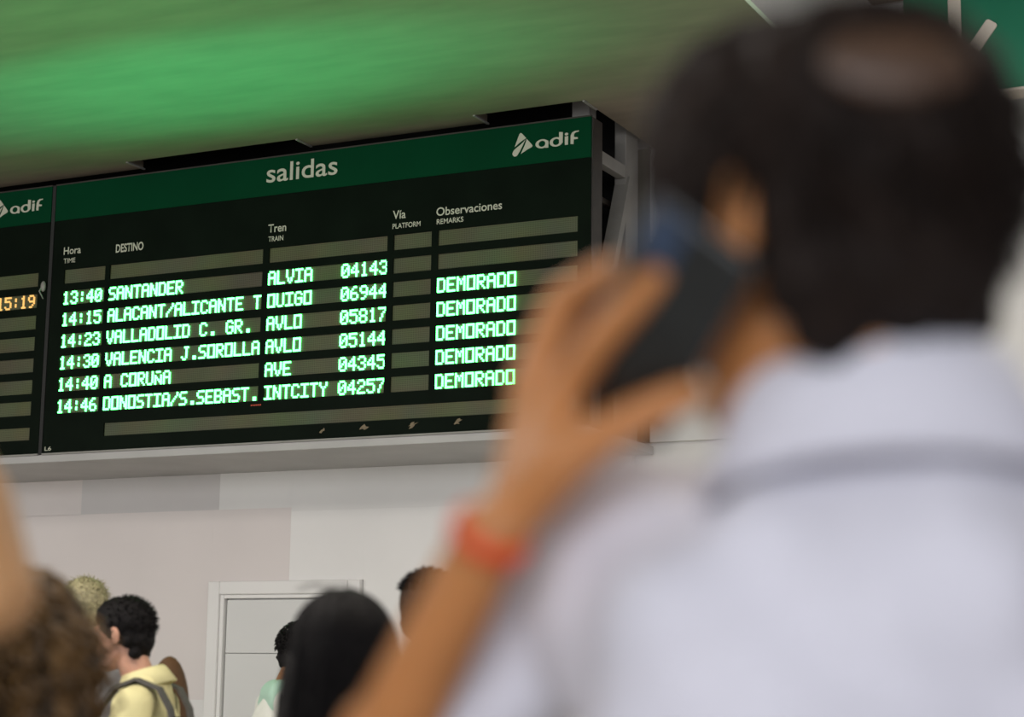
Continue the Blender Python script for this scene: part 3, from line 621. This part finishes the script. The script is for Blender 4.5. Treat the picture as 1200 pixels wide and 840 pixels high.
# ---- man in yellow shirt
(yx, yy), yz = ground(143, 740, 6.0)
sk2 = skin('skin_pink', (0.56, 0.30, 0.20))
yel = mat('yellow_shirt', (0.70, 0.64, 0.33), 0.8, var=0.06, scale=12)
py_, Hy, Fy, shy, sy_ = person('black haired man in pale yellow shirt with grey backpack strap', (yx, yy), ang(86), at(150, 697, 6).z/1.0, (yel, chino, shoe), sk2,
    head_yaw=math.radians(-6), head_pitch=math.radians(-4), head_off=(0.0, 0.085, -0.005), voxel=0.0045)
def exy(t): t.cap((-0.062, -0.045, -0.03), 0.022, (0.062, -0.045, -0.03), 0.022); t.cap((-0.05, -0.06, -0.07), 0.02, (0.05, -0.06, -0.07), 0.02); t.ell((0, 0.0, 0.06), (0.072, 0.088, 0.062)); t.cap((-0.068, 0.02, 0.03), 0.014, (-0.072, 0.012, -0.012), 0.007); t.cap((0.068, 0.02, 0.03), 0.014, (0.072, 0.012, -0.012), 0.007)
hair_shell(Hy, py_, blackhair, exy, 0.003, 0.005, 0.004)
tufts(Hy, 700, 0.004, 0.006, 0.016, (0, -0.3, 0.1), 0.0014).build('loose_hair', blackhair, py_, True)
nbz = Fy @ V((0, 0.0, 1.475*sy_)); cmy = Matrix.Translation(nbz) @ Matrix.Rotation(ang(86), 4, 'Z') @ Matrix.Rotation(math.radians(-18), 4, 'X')
vs = []; fs = []; n = 30
for k in range(n+1):
    a = math.radians(-240)+math.radians(300)*k/n; cxx, syy = math.cos(a), math.sin(a)
    for rr, z in ((0.062, -0.02), (0.061, 0.022), (0.066, 0.028), (0.074, 0.020), (0.096, -0.030), (0.088, -0.034), (0.070, 0.008)): vs.append(cmy @ V((cxx*rr, syy*rr, z)))
for k in range(n):
    for j in range(7): fs.append((k*7+j, (k+1)*7+j, (k+1)*7+(j+1) % 7, k*7+(j+1) % 7))
MB().add(vs, fs).build('collar', yel, py_, True)
# backpack on his back with a strap over each shoulder
bpk = empty('backpack', Fy @ V((0, -0.22, 0.95)), 'brown backpack with grey shoulder straps on the yellow shirted man', 'backpack')
bg = MB(); R3 = Fy.to_3x3(); bp0 = at(196, 838, 6.27); bg.ell(bp0, (0.085, 0.072, 0.195), R3); bg.ell(bp0+V((0, 0, -0.12)), (0.09, 0.085, 0.15), R3); bg.ell(bp0+R3 @ V((0, -0.07, -0.14)), (0.07, 0.04, 0.08), R3)
organic('bag', bg, 0.008, mat('brown_canvas', (0.085, 0.038, 0.010), 0.75, var=0.15, scale=20), bpk, 3)
strapm = mat('grey_webbing', (0.085, 0.080, 0.072), 0.8, var=0.12, scale=60)
def ribbon(pts, w, th, side):
    pts = [V(p) for p in pts]; vs = []; n = len(pts)
    for i in range(n):
        t = (pts[min(i+1, n-1)]-pts[max(i-1, 0)]).normalized(); s1 = V(side); s1 = (s1-t*s1.dot(t)).normalized(); nn = t.cross(s1)
        for a, b in ((-1, -1), (1, -1), (1, 1), (-1, 1)): vs.append(pts[i]+s1*a*w/2+nn*b*th/2)
    fs = [(i*4+k, i*4+(k+1) % 4, (i+1)*4+(k+1) % 4, (i+1)*4+k) for i in range(n-1) for k in range(4)]+[(3, 2, 1, 0), tuple(range(4*n-4, 4*n))]
    return MB().add(vs, fs)
for side in (-1, 1):
    P = [Fy @ (V((side*x, y, z))*sy_) for x, y, z in ((0.125, -0.142, 1.28), (0.13, -0.122, 1.38), (0.135, -0.085, 1.445), (0.135, -0.01, 1.474), (0.135, 0.06, 1.445), (0.14, 0.105, 1.38), (0.145, 0.132, 1.30), (0.15, 0.135, 1.18), (0.15, 0.11, 1.05), (0.15, -0.12, 1.00))]
    ribbon(P, 0.062, 0.010, R3 @ V((1, 0, 0))).build('strap', strapm, bpk)
MB().box(-0.02, 0.02, -0.008, 0.008, -0.025, 0.025, mtx=Matrix.Translation(Fy @ (V((-0.13, -0.150, 1.33))*sy_)) @ R3.to_4x4()).build('buckle', blackhair, bpk)

# ---- woman with long straight black hair
(wx, wy), wz = ground(405, 760, 3.3)
pw, Hw, _, _, sw = person('woman with long straight black hair seen from behind', (wx, wy), ang(-6), at(405, 690, 3.3).z, (mat('black_top', (0.02, 0.02, 0.022), 0.8, var=0.1), jeans, shoe), skl)
def exw(t):
    t.ell((0, -0.03, 0.02), (0.098, 0.10, 0.098)); t.cap((-0.045, -0.055, -0.03), 0.064, (-0.075, -0.085, -0.34), 0.062); t.cap((0.045, -0.055, -0.03), 0.064, (0.075, -0.085, -0.34), 0.062); t.cap((0, -0.07, -0.03), 0.066, (0, -0.10, -0.40), 0.064)
    t.cap((-0.07, 0.01, -0.0), 0.028, (-0.105, -0.03, -0.24), 0.034); t.cap((0.07, 0.01, -0.0), 0.028, (0.105, -0.03, -0.24), 0.034)
hair_shell(Hw, pw, blackhair, exw, 0.004, 0.007, 0.003)
rw = random.Random(5); st = MB()
for i in range(420):
    a = rw.uniform(math.pi*0.9, math.pi*2.1); el = rw.uniform(0.0, 1.4); d = V((math.cos(a)*math.cos(el), math.sin(a)*math.cos(el), math.sin(el)))
    p0 = V((0, -0.03, 0.02)); pts = []
    for k in range(9):
        e2 = el*(1-k/8*1.0); dd_ = V((math.cos(a)*math.cos(e2), math.sin(a)*math.cos(e2), math.sin(e2)))
        pts.append(p0+V((dd_.x*0.101, dd_.y*0.104, dd_.z*0.102)))
    for k in range(1, 6): pts.append(pts[8]+V((d.x*0.012*k, d.y*0.006*k, -0.08*k))+V((rw.gauss(0, .003), rw.gauss(0, .003), 0)))
    st.tube(pts, [0.0022]*13+[0.0008], 4)
for i in range(14):                                           # flyaway hairs at the parting
    x0 = rw.uniform(-0.05, 0.03); pts = [V((x0, -0.02, 0.112)), V((x0-0.012, -0.03, 0.128+rw.uniform(0, .006))), V((x0-0.03, -0.04, 0.130)), V((x0-0.05, -0.05, 0.116))]
    st.tube(pts, 0.0004, 3)
st.xform(Hw).build('hair_strands', blackhair, pw, True)

# ---- person with short curls, white and mint shirt
sk3 = skin('skin_brown', (0.34, 0.16, 0.07))
(sx_, sy2), sz_ = ground(357, 765, 7.6)
wm = mat('white_shirt', (0.72, 0.72, 0.66), 0.8, var=0.05, scale=14)
ps, Hs, Fs, _, ss = person('curly black haired person in white and mint shirt, bending behind the long hair', (sx_, sy2), ang(-68), at(360, 734, 7.6).z+0.03, (wm, jeans, shoe), sk3,
    head_yaw=math.radians(-6), head_pitch=math.radians(-24), head_off=(0.0, 0.085, -0.035), voxel=0.005)
def exs(t): t.ell((0, -0.05, 0.03), (0.08, 0.075, 0.08))
hair_shell(Hs, ps, blackhair, exs, 0.004, 0.006, 0.006)
rs = random.Random(9); cu = MB()
for i in range(330):
    while True:
        d = V((rs.gauss(0, 1), rs.gauss(0, 1), rs.gauss(0, 1))).normalized()
        if d.z > -0.55 and not (d.y > 0.4 and d.z < 0.5): break
    p = V((0, -0.022, 0.032))+V((d.x*0.092, d.y*0.106, d.z*0.098)); u1 = d.orthogonal().normalized(); u2 = d.cross(u1)
    r0 = rs.uniform(0.006, 0.011); pts = [p+(u1*math.cos(k*1.1)+u2*math.sin(k*1.1))*r0+d*0.003*k for k in range(7)]; cu.tube(pts, [0.003]*6+[0.001], 4)
cu.xform(Hs).build('curls', blackhair, ps, True)
yo = MB(); R3s = Fs.to_3x3()
yo.cap(Fs @ V((-.10*ss, -.012, 1.395*ss)), .072*ss, Fs @ V((.10*ss, -.012, 1.395*ss)), .072*ss); yo.cap(Fs @ V((-.06*ss, -.02, 1.43*ss)), .0665*ss, Fs @ V((.06*ss, -.02, 1.43*ss)), .0665*ss)
organic('mint_yoke', yo, 0.008, mat('mint_cloth', (0.42, 0.62, 0.50), 0.8), ps, 3)

# ---- short haired person behind the forearm
sk4 = skin('skin_deep', (0.22, 0.11, 0.055))
(tx, ty), tz = ground(508, 712, 5.2)
pt_, Ht, _, _, _ = person('short haired person partly hidden behind the raised forearm', (tx, ty), ang(-35), at(505, 668, 5.2).z, (mat('dark_green_top', (0.04, 0.06, 0.04), 0.8, var=0.1), jeans, shoe), sk4)
fadehair = mat('faded_hair', (0.012, 0.008, 0.006), 0.7, var=0.3, scale=40, spec=0.15)
hair_shell(Ht, pt_, fadehair, None, 0.0, 0.006, 0.003)
tufts(Ht, 600, 0.002, 0.010, 0.022, (0, 0.0, 0.4), 0.0022, zmin=0.06).build('loose_hair', blackhair, pt_, True)
